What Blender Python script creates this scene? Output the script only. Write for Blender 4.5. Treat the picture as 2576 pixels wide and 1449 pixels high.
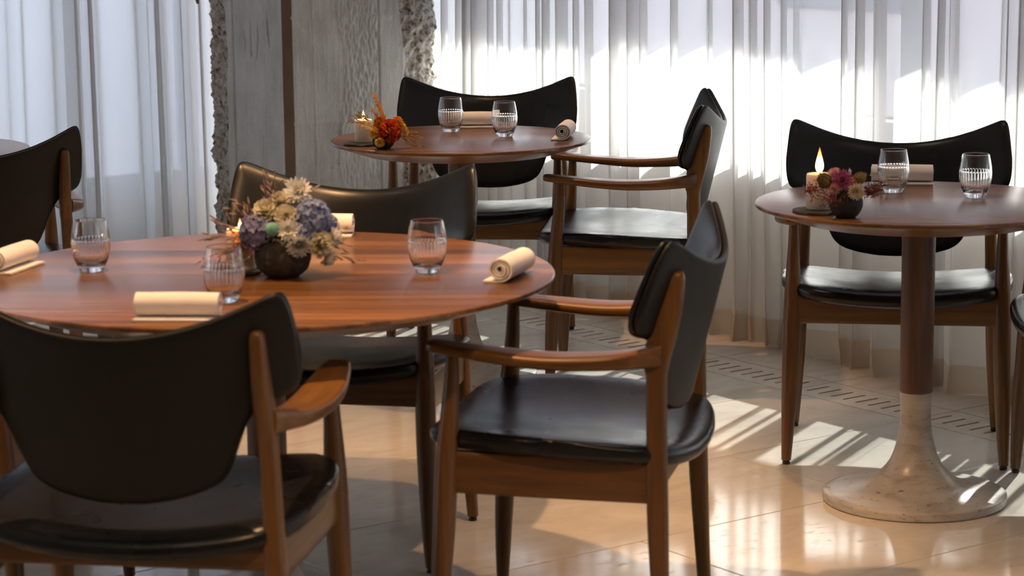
import bpy, bmesh, math, random
import numpy as np
from mathutils import Vector, Matrix, noise

for o in list(bpy.data.objects):
    bpy.data.objects.remove(o)
SC = bpy.context.scene
COL = SC.collection
R = math.radians

# ------------------------------------------------------------------ camera
F_PX, PITCH, CAM_H, ROLL = 6073.4, R(9.82), 1.5183, -0.0108
cd = bpy.data.cameras.new('camera')
cam = bpy.data.objects.new('camera', cd)
COL.objects.link(cam)
cd.sensor_width = 36.0
cd.lens = 36.0 * F_PX / 2576.0
cd.clip_start = 0.05
cd.clip_end = 200
cam.location = (0, 0, CAM_H)
cam.rotation_euler = (Matrix.Rotation(R(90) - PITCH, 3, 'X') @ Matrix.Rotation(-ROLL * -1.0, 3, 'Z')).to_euler()
cd.dof.use_dof = True
cd.dof.focus_distance = 7.0
cd.dof.aperture_fstop = 6.5
SC.camera = cam

# ------------------------------------------------------------------ colour management
SC.view_settings.view_transform = 'Standard'
SC.view_settings.look = 'None'
SC.view_settings.gamma = 1.0
SC.view_settings.use_curve_mapping = False
SC.view_settings.exposure = 0.5

# ------------------------------------------------------------------ world, sun, lamps
SKY_COL, SKY_STR = (0.70, 0.81, 1.0), 4.0
w = bpy.data.worlds.new('sky')
SC.world = w
w.use_nodes = True
bg = w.node_tree.nodes['Background']
bg.inputs[0].default_value = (*SKY_COL, 1)
bg.inputs[1].default_value = SKY_STR

def add_light(name, kind, loc, energy, color, **kw):
    l = bpy.data.lights.new(name, kind)
    l.energy = energy
    l.color = color
    for k, v in kw.items():
        setattr(l, k, v)
    ob = bpy.data.objects.new(name, l)
    ob.location = loc
    COL.objects.link(ob)
    return ob

SUN_AZ, SUN_EL = R(63.5), R(37.7)
sun = add_light('sun', 'SUN', (4, 9, 6), 24.0, (1.0, 0.97, 0.93), angle=R(0.6))
d = Vector((-math.cos(SUN_EL) * math.cos(SUN_AZ), -math.cos(SUN_EL) * math.sin(SUN_AZ), -math.sin(SUN_EL)))
sun.rotation_euler = d.to_track_quat('-Z', 'Y').to_euler()

WARM = (1.0, 0.57, 0.26)
def spot(name, loc, target, energy, size=62, blend=0.5, rad=0.03, color=WARM):
    s = add_light(name, 'SPOT', loc, energy, color, spot_size=R(size), spot_blend=blend, shadow_soft_size=rad)
    s.rotation_euler = (Vector(target) - Vector(loc)).to_track_quat('-Z', 'Y').to_euler()
    return s
spot('ceiling_spot', (-0.66, 4.45, 2.8), (-0.5, 4.75, 0.7), 175, 66)
spot('ceiling_spot', (1.05, 5.95, 2.8), (0.98, 5.65, 0.7), 30, 44)
spot('ceiling_spot', (-0.30, 7.15, 2.8), (-0.15, 7.15, 0.7), 80, 50)
spot('ceiling_spot', (-1.9, 6.3, 2.8), (-1.7, 6.9, 0.7), 60, 55)
spot('ceiling_spot', (0.3, 4.8, 2.8), (-0.15, 5.6, 0.0), 80, 46)
spot('ceiling_spot', (-0.3, 2.4, 2.8), (-0.5, 3.9, 0.6), 70, 60)

for p in ((-1.2, 2.6, 2.86), (0.9, 3.2, 2.86), (1.9, 4.6, 2.86), (0.3, 6.0, 2.86), (-2.0, 5.0, 2.86)):
    spot('fill_light', p, (p[0], p[1], 0), 9, 150, 1.0, 0.12, (1.0, 0.84, 0.68))  # unseen wide lamps, added as soft fill for the whole room

# ------------------------------------------------------------------ room axes (the building stands at 36 degrees to the camera's line of sight)
TH = R(36)
U = (math.cos(TH), math.sin(TH))
V = (-math.sin(TH), math.cos(TH))
def uv(u, v, z=0.0):
    return (u * U[0] + v * V[0], u * U[1] + v * V[1], z)

# ------------------------------------------------------------------ materials
MATS = {}
def new_mat(name):
    m = bpy.data.materials.new(name)
    m.use_nodes = True
    nt = m.node_tree
    return m, nt, nt.nodes['Principled BSDF'], nt.nodes['Material Output']
def N(nt, t, **kw):
    n = nt.nodes.new(t)
    for k, v in kw.items():
        if k in n.inputs.keys():
            n.inputs[k].default_value = v
        else:
            setattr(n, k, v)
    return n
def ramp(nt, stops, interp='LINEAR'):
    r = nt.nodes.new('ShaderNodeValToRGB')
    el = r.color_ramp.elements
    r.color_ramp.interpolation = interp
    while len(el) < len(stops):
        el.new(0.5)
    for e, (p, c) in zip(el, stops):
        e.position = p
        e.color = (*c, 1) if len(c) == 3 else c
    return r
def L(nt, a, b):
    nt.links.new(a, b)
def coords(nt, scale=(1, 1, 1), rot=(0, 0, 0), kind='Object'):
    tc = nt.nodes.new('ShaderNodeTexCoord')
    mp = nt.nodes.new('ShaderNodeMapping')
    mp.inputs['Scale'].default_value = scale
    mp.inputs['Rotation'].default_value = rot
    L(nt, tc.outputs[kind], mp.inputs['Vector'])
    return mp.outputs['Vector']
def mixc(nt, fac, a, b, blend='MIX'):
    m = nt.nodes.new('ShaderNodeMix')
    m.data_type = 'RGBA'
    m.blend_type = blend
    for s, v in ((m.inputs[0], fac), (m.inputs[6], a), (m.inputs[7], b)):
        if hasattr(v, 'is_linked'):
            L(nt, v, s)
        elif isinstance(v, (int, float)):
            s.default_value = v
        else:
            s.default_value = (*v, 1)
    return m.outputs[2]
def bump(nt, bsdf, height, strength=0.2, dist=0.002):
    b = nt.nodes.new('ShaderNodeBump')
    b.inputs['Strength'].default_value = strength
    b.inputs['Distance'].default_value = dist
    L(nt, height, b.inputs['Height'])
    L(nt, b.outputs['Normal'], bsdf.inputs['Normal'])

def wood(name, axis, dark, mid, light, rough=0.35, stave=None, coat=0.0, grain=1.0):
    """axis: 0/1/2 = direction of the grain in object space; stave = width of glued staves"""
    m, nt, b, out = new_mat(name)
    sc = [26, 26, 26]
    sc[axis] = 1.6
    v = coords(nt, tuple(sc))
    if stave:
        sep = nt.nodes.new('ShaderNodeSeparateXYZ')
        tc = nt.nodes.new('ShaderNodeTexCoord')
        L(nt, tc.outputs['Object'], sep.inputs[0])
        across = sep.outputs[1 if axis == 0 else 0]
        dv = N(nt, 'ShaderNodeMath', operation='DIVIDE')
        L(nt, across, dv.inputs[0]); dv.inputs[1].default_value = stave
        fl = N(nt, 'ShaderNodeMath', operation='FLOOR')
        L(nt, dv.outputs[0], fl.inputs[0])
        wn = N(nt, 'ShaderNodeTexWhiteNoise', noise_dimensions='1D')
        L(nt, fl.outputs[0], wn.inputs['W'])
        add = N(nt, 'ShaderNodeVectorMath', operation='MULTIPLY_ADD')
        L(nt, wn.outputs['Color'], add.inputs[0])
        add.inputs[1].default_value = (7, 7, 7)
        L(nt, v, add.inputs[2])
        v = add.outputs[0]
    oi = N(nt, 'ShaderNodeObjectInfo')
    add2 = N(nt, 'ShaderNodeVectorMath', operation='MULTIPLY_ADD')
    L(nt, oi.outputs['Random'], add2.inputs[0])
    add2.inputs[1].default_value = (9, 5, 3)
    L(nt, v, add2.inputs[2])
    v = add2.outputs[0]
    n1 = N(nt, 'ShaderNodeTexNoise', Scale=0.55, Detail=5.0, Roughness=0.62, Distortion=1.4)
    L(nt, v, n1.inputs['Vector'])
    n2 = N(nt, 'ShaderNodeTexNoise', Scale=5.0, Detail=3.0, Roughness=0.7)
    L(nt, v, n2.inputs['Vector'])
    r1 = ramp(nt, [(0.28, dark), (0.5, mid), (0.74, light)])
    L(nt, n1.outputs['Fac'], r1.inputs[0])
    r2 = ramp(nt, [(0.3, (0.62, 0.58, 0.55)), (0.6, (1, 1, 1))])
    L(nt, n2.outputs['Fac'], r2.inputs[0])
    c = mixc(nt, 0.55 * grain, r1.outputs[0], r2.outputs[0], 'MULTIPLY')
    if stave:
        r3 = ramp(nt, [(0.0, (0.48, 0.46, 0.44)), (1.0, (1.15, 1.12, 1.08))])
        L(nt, wn.outputs['Value'], r3.inputs[0])
        c = mixc(nt, 1.0, c, r3.outputs[0], 'MULTIPLY')
    L(nt, c, b.inputs['Base Color'])
    b.inputs['Roughness'].default_value = rough
    b.inputs['Coat Weight'].default_value = coat
    b.inputs['Coat Roughness'].default_value = 0.2
    bump(nt, b, n2.outputs['Fac'], 0.12, 0.001)
    MATS[name] = m
    return m
WD, WM, WL = (0.060, 0.024, 0.007), (0.160, 0.068, 0.017), (0.26, 0.120, 0.031)
wood('walnut_z', 2, WD, WM, WL, 0.38)
wood('walnut_y', 1, WD, WM, WL, 0.32)
wood('walnut_x', 0, WD, WM, WL, 0.38)
wood('walnut_top', 0, (0.12, 0.045, 0.016), (0.25, 0.114, 0.038), (0.38, 0.185, 0.070), 0.25, stave=0.062)
wood('walnut_column', 2, (0.07, 0.032, 0.020), (0.14, 0.066, 0.040), (0.21, 0.105, 0.064), 0.42)

def leather(name, col, rough):
    m, nt, b, out = new_mat(name)
    v = coords(nt)
    vo = N(nt, 'ShaderNodeTexVoronoi', Scale=520.0)
    L(nt, v, vo.inputs['Vector'])
    n = N(nt, 'ShaderNodeTexNoise', Scale=7.0, Detail=3.0)
    L(nt, v, n.inputs['Vector'])
    r = ramp(nt, [(0.3, (rough - 0.05,) * 3), (0.7, (rough + 0.07,) * 3)])
    L(nt, n.outputs['Fac'], r.inputs[0])
    L(nt, r.outputs[0], b.inputs['Roughness'])
    b.inputs['Base Color'].default_value = (*col, 1)
    b.inputs['Specular IOR Level'].default_value = 0.5
    bump(nt, b, vo.outputs['Distance'], 0.10, 0.0006)
    MATS[name] = m
leather('black_leather', (0.007, 0.0075, 0.009), 0.29)
MATS['black_leather'].node_tree.nodes['Principled BSDF'].inputs['Specular IOR Level'].default_value = 0.4
leather('black_leather_shell', (0.009, 0.0085, 0.0085), 0.44)
MATS['black_leather_shell'].node_tree.nodes['Principled BSDF'].inputs['Specular IOR Level'].default_value = 0.3

def plain(name, col, rough=0.5, metal=0.0, emit=None, estr=0.0, **kw):
    m, nt, b, out = new_mat(name)
    b.inputs['Base Color'].default_value = (*col, 1)
    b.inputs['Roughness'].default_value = rough
    b.inputs['Metallic'].default_value = metal
    if emit:
        b.inputs['Emission Color'].default_value = (*emit, 1)
        b.inputs['Emission Strength'].default_value = estr
    for k, v in kw.items():
        b.inputs[k].default_value = v
    MATS[name] = m
    return m
plain('glide', (0.02, 0.018, 0.018), 0.4)
plain('joint', (0.10, 0.075, 0.055), 0.8)
plain('void', (0.05, 0.045, 0.04), 0.9)
plain('frame_grey', (0.42, 0.44, 0.48), 0.5)
plain('wick', (0.02, 0.015, 0.01), 0.9)

def mat_noisy(name, stops, scale=6.0, rough=0.8, bscale=60.0, bstr=0.4, bdist=0.002, detail=5.0, sc3=(1, 1, 1), **kw):
    m, nt, b, out = new_mat(name)
    v = coords(nt, sc3)
    n = N(nt, 'ShaderNodeTexNoise', Scale=scale, Detail=detail, Roughness=0.6)
    L(nt, v, n.inputs['Vector'])
    r = ramp(nt, stops)
    L(nt, n.outputs['Fac'], r.inputs[0])
    L(nt, r.outputs[0], b.inputs['Base Color'])
    b.inputs['Roughness'].default_value = rough
    n2 = N(nt, 'ShaderNodeTexNoise', Scale=bscale, Detail=4.0, Roughness=0.65)
    L(nt, v, n2.inputs['Vector'])
    if bstr:
        bump(nt, b, n2.outputs['Fac'], bstr, bdist)
    for k, vv in kw.items():
        b.inputs[k].default_value = vv
    MATS[name] = m
    return m
mat_noisy('plaster', [(0.3, (0.50, 0.47, 0.43)), (0.7, (0.58, 0.55, 0.50))], 3, 0.9, 80, 0.15)
mat_noisy('ceiling_paint', [(0.3, (0.55, 0.53, 0.50)), (0.7, (0.60, 0.58, 0.55))], 3, 0.9, 80, 0.1)
mat_noisy('slate', [(0.3, (0.018, 0.017, 0.017)), (0.7, (0.045, 0.042, 0.040))], 40, 0.7, 120, 0.8, 0.002)
mat_noisy('lava', [(0.35, (0.012, 0.010, 0.010)), (0.7, (0.045, 0.036, 0.032))], 60, 0.75, 90, 0.9, 0.003)
mat_noisy('linen_white', [(0.3, (0.74, 0.71, 0.71)), (0.7, (0.82, 0.79, 0.79))], 20, 0.9, 500, 0.25, 0.0006)
mat_noisy('brown_steel', [(0.3, (0.12, 0.075, 0.045)), (0.7, (0.18, 0.115, 0.07))], 5, 0.55, 40, 0.2)
mat_noisy('asphalt', [(0.3, (0.06, 0.052, 0.058)), (0.7, (0.09, 0.078, 0.085))], 3, 0.9, 30, 0.3)
mat_noisy('facade', [(0.3, (0.60, 0.55, 0.55)), (0.7, (0.72, 0.66, 0.66))], 1, 0.9, 30, 0.2)
mat_noisy('awning_cloth', [(0.3, (0.50, 0.20, 0.26)), (0.7, (0.58, 0.26, 0.31))], 2, 0.9, 200, 0.2)
mat_noisy('candle_wax', [(0.3, (0.86, 0.74, 0.58)), (0.7, (0.90, 0.80, 0.66))], 8, 0.45, 40, 0.1, 0.001,
          **{'Subsurface Weight': 0.6, 'Subsurface Radius': (0.03, 0.015, 0.008), 'Subsurface Scale': 0.6})
plain('facade_glass', (0.10, 0.14, 0.18), 0.1)

def travertine(name, base, dark, rough, vein_scale=(1.2, 7, 7), pits=0.5):
    m, nt, b, out = new_mat(name)
    v0 = coords(nt, vein_scale)
    oi = N(nt, 'ShaderNodeObjectInfo')
    ad = N(nt, 'ShaderNodeVectorMath', operation='MULTIPLY_ADD')
    L(nt, oi.outputs['Random'], ad.inputs[0])
    ad.inputs[1].default_value = (31, 17, 11)
    L(nt, v0, ad.inputs[2])
    v = ad.outputs[0]
    n1 = N(nt, 'ShaderNodeTexNoise', Scale=1.3, Detail=6.0, Roughness=0.62, Distortion=1.1)
    L(nt, v, n1.inputs['Vector'])
    r1 = ramp(nt, [(0.28, dark), (0.5, base), (0.72, tuple(min(1, x * 1.12) for x in base))])
    L(nt, n1.outputs['Fac'], r1.inputs[0])
    n2 = N(nt, 'ShaderNodeTexNoise', Scale=9.0, Detail=5.0, Roughness=0.75)
    L(nt, v, n2.inputs['Vector'])
    r2 = ramp(nt, [(0.34, (0.30, 0.22, 0.16)), (0.40, (1, 1, 1))])
    L(nt, n2.outputs['Fac'], r2.inputs[0])
    c = mixc(nt, pits, r1.outputs[0], r2.outputs[0], 'MULTIPLY')
    L(nt, c, b.inputs['Base Color'])
    rr = ramp(nt, [(0.30, (min(.6, rough * 2),) * 3), (0.40, (rough,) * 3)])
    L(nt, n2.outputs['Fac'], rr.inputs[0])
    L(nt, rr.outputs[0], b.inputs['Roughness'])
    bump(nt, b, r2.outputs[0], 0.12, 0.0008)
    MATS[name] = m
travertine('travertine_floor', (0.60, 0.55, 0.48), (0.53, 0.47, 0.40), 0.09, (2.2, 5.0, 5.0), 0.18)
travertine('travertine_grille', (0.56, 0.48, 0.41), (0.46, 0.37, 0.29), 0.4, (3, 9, 9), 0.5)
travertine('travertine_base', (0.46, 0.425, 0.385), (0.29, 0.25, 0.21), 0.30, (5, 5, 17), 0.95)

def concrete(name, c0, c1, c2):
    m, nt, b, out = new_mat(name)
    at = N(nt, 'ShaderNodeAttribute', attribute_name='rough')
    v = coords(nt, (7, 7, 3.2))
    n1 = N(nt, 'ShaderNodeTexNoise', Scale=1.0, Detail=8.0, Roughness=0.7)
    L(nt, v, n1.inputs['Vector'])
    r1 = ramp(nt, [(0.3, c0), (0.5, c1), (0.7, c2)])
    L(nt, n1.outputs['Fac'], r1.inputs[0])
    v2 = coords(nt, (1, 1, 1))
    n2 = N(nt, 'ShaderNodeTexNoise', Scale=42.0, Detail=6.0, Roughness=0.7)
    L(nt, v2, n2.inputs['Vector'])
    r2 = ramp(nt, [(0.36, (0.10, 0.075, 0.055)), (0.47, (0.42, 0.37, 0.31)), (0.58, (0.60, 0.57, 0.53)), (0.72, (0.82, 0.80, 0.78))])
    L(nt, n2.outputs['Fac'], r2.inputs[0])
    c = mixc(nt, at.outputs['Fac'], r1.outputs[0], r2.outputs[0])
    n3 = N(nt, 'ShaderNodeTexNoise', Scale=9.0, Detail=10.0, Roughness=0.8)
    L(nt, v2, n3.inputs['Vector'])
    r3 = ramp(nt, [(0.30, (0.35, 0.32, 0.30)), (0.38, (1, 1, 1))])
    L(nt, n3.outputs['Fac'], r3.inputs[0])
    c = mixc(nt, 1.0, c, r3.outputs[0], 'MULTIPLY')
    L(nt, c, b.inputs['Base Color'])
    b.inputs['Roughness'].default_value = 0.92
    v3 = coords(nt, (120, 120, 26))
    n4 = N(nt, 'ShaderNodeTexNoise', Scale=1.0, Detail=5.0, Roughness=0.7)
    L(nt, v3, n4.inputs['Vector'])
    sm = N(nt, 'ShaderNodeMath', operation='ADD')
    L(nt, n4.outputs['Fac'], sm.inputs[0]); L(nt, n2.outputs['Fac'], sm.inputs[1])
    bump(nt, b, sm.outputs[0], 0.7, 0.004)
    MATS[name] = m
concrete('concrete', (0.42, 0.405, 0.385), (0.56, 0.545, 0.525), (0.67, 0.66, 0.645))

def curtain_mat(name, col, openness, hem=False):
    m, nt, b, out = new_mat(name)
    nt.nodes.remove(b)
    v = coords(nt, (1, 1, 1))
    wv = N(nt, 'ShaderNodeTexNoise', Scale=700.0, Detail=2.0)
    L(nt, v, wv.inputs['Vector'])
    di = N(nt, 'ShaderNodeBsdfDiffuse'); di.inputs[0].default_value = (*col, 1)
    tr = N(nt, 'ShaderNodeBsdfTranslucent'); tr.inputs[0].default_value = (*col, 1)
    tp = N(nt, 'ShaderNodeBsdfTransparent')
    mx = N(nt, 'ShaderNodeMixShader'); mx.inputs[0].default_value = 0.5
    L(nt, di.outputs[0], mx.inputs[1]); L(nt, tr.outputs[0], mx.inputs[2])
    # a woven sheer closes up when seen along the cloth: openness falls with the angle
    lw = N(nt, 'ShaderNodeLayerWeight'); lw.inputs['Blend'].default_value = 0.5
    rp = ramp(nt, [(0.0, (openness,) * 3), (0.55, (openness * 0.75,) * 3), (1.0, (0.02,) * 3)])
    L(nt, lw.outputs['Facing'], rp.inputs[0])
    mx2 = N(nt, 'ShaderNodeMixShader')
    L(nt, rp.outputs[0], mx2.inputs[0])
    L(nt, mx.outputs[0], mx2.inputs[1]); L(nt, tp.outputs[0], mx2.inputs[2])
    L(nt, mx2.outputs[0], out.inputs[0])
    MATS[name] = m
curtain_mat('sheer', (0.90, 0.885, 0.87), 0.24)
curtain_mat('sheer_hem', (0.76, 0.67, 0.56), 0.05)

def pane_mat():
    m, nt, b, out = new_mat('window_glass')
    nt.nodes.remove(b)
    tp = N(nt, 'ShaderNodeBsdfTransparent'); tp.inputs[0].default_value = (0.93, 0.96, 0.96, 1)
    gl = N(nt, 'ShaderNodeBsdfGlossy', Roughness=0.02)
    fr = N(nt, 'ShaderNodeLayerWeight'); fr.inputs['Blend'].default_value = 0.5
    pw = N(nt, 'ShaderNodeMath', operation='POWER'); pw.inputs[1].default_value = 5.0
    L(nt, fr.outputs['Facing'], pw.inputs[0])
    ma = N(nt, 'ShaderNodeMath', operation='MULTIPLY_ADD'); ma.inputs[1].default_value = 0.96; ma.inputs[2].default_value = 0.04
    L(nt, pw.outputs[0], ma.inputs[0])
    mx = N(nt, 'ShaderNodeMixShader')
    L(nt, ma.outputs[0], mx.inputs[0]); L(nt, tp.outputs[0], mx.inputs[1]); L(nt, gl.outputs[0], mx.inputs[2])
    L(nt, mx.outputs[0], out.inputs[0])
    MATS['window_glass'] = m
pane_mat()
def glass_mat():
    m, nt, b, out = new_mat('crystal')
    b.inputs['Base Color'].default_value = (1, 1, 1, 1)
    b.inputs['Roughness'].default_value = 0.0
    b.inputs['IOR'].default_value = 1.5
    b.inputs['Transmission Weight'].default_value = 1.0
    MATS['crystal'] = m
glass_mat()
def flame_mat():
    m, nt, b, out = new_mat('flame')
    nt.nodes.remove(b)
    tc = nt.nodes.new('ShaderNodeTexCoord')
    sp = nt.nodes.new('ShaderNodeSeparateXYZ')
    L(nt, tc.outputs['Generated'], sp.inputs[0])
    r = ramp(nt, [(0.0, (1.0, 0.55, 0.2)), (0.35, (1.0, 0.72, 0.38)), (0.65, (1.0, 0.36, 0.08)), (1.0, (0.9, 0.12, 0.02))])
    L(nt, sp.outputs[2], r.inputs[0])
    r2 = ramp(nt, [(0.0, (1.0,) * 3), (0.5, (0.7,) * 3), (1.0, (0.10,) * 3)])
    L(nt, sp.outputs[2], r2.inputs[0])
    ml = N(nt, 'ShaderNodeMath', operation='MULTIPLY'); ml.inputs[1].default_value = 9.0
    L(nt, r2.outputs[0], ml.inputs[0])
    e = N(nt, 'ShaderNodeEmission')
    L(nt, r.outputs[0], e.inputs[0]); L(nt, ml.outputs[0], e.inputs[1])
    L(nt, e.outputs[0], out.inputs[0])
    MATS['flame'] = m
flame_mat()

def petal(name, c0, c1, transl=0.35):
    m, nt, b, out = new_mat(name)
    v = coords(nt)
    n = N(nt, 'ShaderNodeTexNoise', Scale=90.0, Detail=2.0)
    L(nt, v, n.inputs['Vector'])
    r = ramp(nt, [(0.35, c0), (0.65, c1)])
    L(nt, n.outputs['Fac'], r.inputs[0])
    L(nt, r.outputs[0], b.inputs['Base Color'])
    b.inputs['Roughness'].default_value = 0.7
    t = N(nt, 'ShaderNodeBsdfTranslucent')
    L(nt, r.outputs[0], t.inputs[0])
    mx = N(nt, 'ShaderNodeMixShader'); mx.inputs[0].default_value = transl
    L(nt, b.outputs[0], mx.inputs[1]); L(nt, t.outputs[0], mx.inputs[2])
    L(nt, mx.outputs[0], out.inputs[0])
    MATS[name] = m
petal('p_white', (0.70, 0.72, 0.72), (0.85, 0.84, 0.80))
petal('p_cream', (0.60, 0.57, 0.42), (0.78, 0.74, 0.60))
petal('p_grey', (0.40, 0.43, 0.45), (0.62, 0.63, 0.60))
petal('p_blue', (0.11, 0.16, 0.36), (0.34, 0.40, 0.62))
petal('p_dusk', (0.12, 0.13, 0.30), (0.28, 0.28, 0.48))
petal('p_teal', (0.16, 0.42, 0.36), (0.26, 0.55, 0.46))
petal('p_peach', (0.75, 0.42, 0.20), (0.85, 0.58, 0.34))
petal('p_mauve_grass', (0.20, 0.13, 0.13), (0.42, 0.31, 0.29))
petal('p_red', (0.62, 0.06, 0.02), (0.85, 0.18, 0.05))
petal('p_orange', (0.80, 0.26, 0.02), (0.92, 0.42, 0.05))
petal('p_yellow', (0.85, 0.50, 0.06), (0.92, 0.68, 0.20))
petal('p_wheat', (0.42, 0.22, 0.05), (0.62, 0.36, 0.10))
petal('p_magenta', (0.42, 0.09, 0.20), (0.62, 0.20, 0.34))
petal('p_pink', (0.80, 0.42, 0.40), (0.90, 0.60, 0.55))
petal('p_pod', (0.16, 0.10, 0.03), (0.32, 0.22, 0.08))
petal('p_podlight', (0.36, 0.24, 0.07), (0.52, 0.36, 0.12))
petal('p_straw', (0.72, 0.58, 0.36), (0.84, 0.74, 0.54))
petal('p_wine', (0.26, 0.06, 0.05), (0.44, 0.14, 0.11))

# ------------------------------------------------------------------ mesh helpers
def link(o):
    COL.objects.link(o)
    return o
def mesh_obj(name, verts, faces, mat, parent=None, smooth=True, mats=None, fmat=None, sharp=None):
    me = bpy.data.meshes.new(name)
    me.from_pydata([tuple(map(float, p)) for p in verts], [], [tuple(f) for f in faces])
    bm = bmesh.new(); bm.from_mesh(me)
    bmesh.ops.recalc_face_normals(bm, faces=bm.faces)
    bm.to_mesh(me); bm.free()
    for mm in (mats or [mat]):
        me.materials.append(MATS[mm])
    if fmat is not None:
        me.polygons.foreach_set('material_index', fmat)
    if smooth:
        me.polygons.foreach_set('use_smooth', [True] * len(me.polygons))
        if sharp:
            me.set_sharp_from_angle(angle=R(sharp))
    me.update()
    o = link(bpy.data.objects.new(name, me))
    if parent:
        o.parent = parent
    return o
def thing(name, label, cat, loc=(0, 0, 0), rz=0.0, group=None):
    o = link(bpy.data.objects.new(name, None))
    o.empty_display_size = 0.1
    o.location = loc
    o.rotation_euler = (0, 0, rz)
    o['label'] = label
    o['category'] = cat
    if group:
        o['group'] = group
    return o
def tag(o, label, cat, group=None):
    o['label'] = label
    o['category'] = cat
    if group:
        o['group'] = group
    return o
def structure(o):
    o['kind'] = 'structure'
    return o
def dup(root, label, loc=None, rz=None):
    def rec(o, par):
        c = o.copy()
        COL.objects.link(c)
        if par:
            c.parent = par
        for ch in list(o.children):
            rec(ch, c)
        return c
    r = rec(root, None)
    if label:
        r['label'] = label
    if loc is not None:
        r.location = loc
    if rz is not None:
        r.rotation_euler = (0, 0, rz)
    return r

class MB:
    def __init__(s):
        s.v = []; s.f = []
    def box(s, x0, x1, y0, y1, z0, z1, tf=None):
        b = len(s.v)
        pts = [(x0, y0, z0), (x1, y0, z0), (x1, y1, z0), (x0, y1, z0), (x0, y0, z1), (x1, y0, z1), (x1, y1, z1), (x0, y1, z1)]
        if tf:
            pts = [tf(*p) for p in pts]
        s.v += pts
        s.f += [(b, b + 3, b + 2, b + 1), (b + 4, b + 5, b + 6, b + 7), (b, b + 1, b + 5, b + 4), (b + 1, b + 2, b + 6, b + 5), (b + 2, b + 3, b + 7, b + 6), (b + 3, b, b + 4, b + 7)]
    def loft(s, rings, cap=True):
        b = len(s.v); n = len(rings[0])
        for r in rings:
            s.v += [tuple(p) for p in r]
        for i in range(len(rings) - 1):
            for j in range(n):
                k = (j + 1) % n
                s.f.append((b + i * n + j, b + i * n + k, b + (i + 1) * n + k, b + (i + 1) * n + j))
        if cap:
            s.f.append(tuple(b + j for j in range(n))[::-1])
            s.f.append(tuple(b + (len(rings) - 1) * n + j for j in range(n)))
    def lathe(s, prof, n=48, center=(0, 0), closed=False):
        """prof: list of (r, z); r=0 points become caps"""
        b = len(s.v); idx = []
        for (r, z) in prof:
            if r < 1e-6:
                s.v.append((center[0], center[1], z)); idx.append([len(s.v) - 1])
            else:
                st = len(s.v)
                for j in range(n):
                    a = 2 * math.pi * j / n
                    s.v.append((center[0] + r * math.cos(a), center[1] + r * math.sin(a), z))
                idx.append(list(range(st, st + n)))
        for i in range(len(prof) - 1):
            A, B = idx[i], idx[i + 1]
            if len(A) == 1 and len(B) == 1:
                continue
            for j in range(n):
                k = (j + 1) % n
                if len(A) == 1:
                    s.f.append((A[0], B[k], B[j]))
                elif len(B) == 1:
                    s.f.append((A[j], A[k], B[0]))
                else:
                    s.f.append((A[j], A[k], B[k], B[j]))
    def tube(s, pts, rad, n=6, cap=True):
        rings = []
        pts = [Vector(p) for p in pts]
        for i, p in enumerate(pts):
            t = (pts[min(i + 1, len(pts) - 1)] - pts[max(i - 1, 0)]).normalized()
            a = t.orthogonal().normalized(); c = t.cross(a)
            r = rad[i] if isinstance(rad, (list, tuple)) else rad
            rings.append([p + (a * math.cos(2 * math.pi * j / n) + c * math.sin(2 * math.pi * j / n)) * r for j in range(n)])
        # keep the rings aligned
        for i in range(1, len(rings)):
            best = min(range(n), key=lambda k: (rings[i][k] - rings[i - 1][0]).length)
            rings[i] = rings[i][best:] + rings[i][:best]
            if (rings[i][1] - rings[i - 1][1]).length > (rings[i][-1] - rings[i - 1][1]).length:
                rings[i] = [rings[i][0]] + rings[i][1:][::-1]
        s.loft(rings, cap)
    def ellipsoid(s, c, ax, rl, rw, rt, side=None, n=6, m=5):
        """ellipsoid with long axis ax"""
        c = Vector(c); ax = Vector(ax).normalized()
        sd = Vector(side) if side else ax.orthogonal()
        sd = (sd - ax * sd.dot(ax)).normalized(); up = ax.cross(sd)
        b = len(s.v)
        s.v.append(tuple(c - ax * rl))
        for i in range(1, m):
            t = math.pi * i / m
            for j in range(n):
                a = 2 * math.pi * j / n
                s.v.append(tuple(c - ax * rl * math.cos(t) + (sd * rw * math.cos(a) + up * rt * math.sin(a)) * math.sin(t)))
        s.v.append(tuple(c + ax * rl))
        e = len(s.v) - 1
        for j in range(n):
            k = (j + 1) % n
            s.f.append((b, b + 1 + j, b + 1 + k))
            s.f.append((e, e - n + k, e - n + j))
            for i in range(m - 2):
                o = b + 1 + i * n
                s.f.append((o + j, o + n + j, o + n + k, o + k))
    def petal(s, base, dirv, nrm, ln, wd, cup=0.25, tip=0.35, curl=0.0):
        """a small curved leaf/petal of 3x4 quads, two-sided sheet with real curvature"""
        base = Vector(base); dirv = Vector(dirv).normalized()
        nrm = Vector(nrm); nrm = (nrm - dirv * nrm.dot(dirv)).normalized()
        sd = dirv.cross(nrm)
        b = len(s.v)
        ws = [0.30, 0.85, 1.0, tip]
        for i, wv in enumerate(ws):
            t = i / 3.0
            for j in (-1, 0, 1):
                p = base + dirv * ln * t + sd * (wd * 0.5 * wv * j) + nrm * (cup * wd * wv * abs(j) + curl * ln * t * t)
                s.v.append(tuple(p))
        for i in range(3):
            for j in range(2):
                o = b + i * 3 + j
                s.f.append((o, o + 1, o + 4, o + 3))
    def build(s, name, mat, parent=None, smooth=True, sharp=None, **kw):
        return mesh_obj(name, s.v, s.f, mat, parent, smooth, sharp=sharp, **kw)

def superring(cx, cy, hx, hy, n=20, e=3.0):
    out = []
    for j in range(n):
        a = 2 * math.pi * (j + 0.5) / n
        c, s_ = math.cos(a), math.sin(a)
        out.append((cx + hx * math.copysign(abs(c) ** (2 / e), c), cy + hy * math.copysign(abs(s_) ** (2 / e), s_)))
    return out

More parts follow.
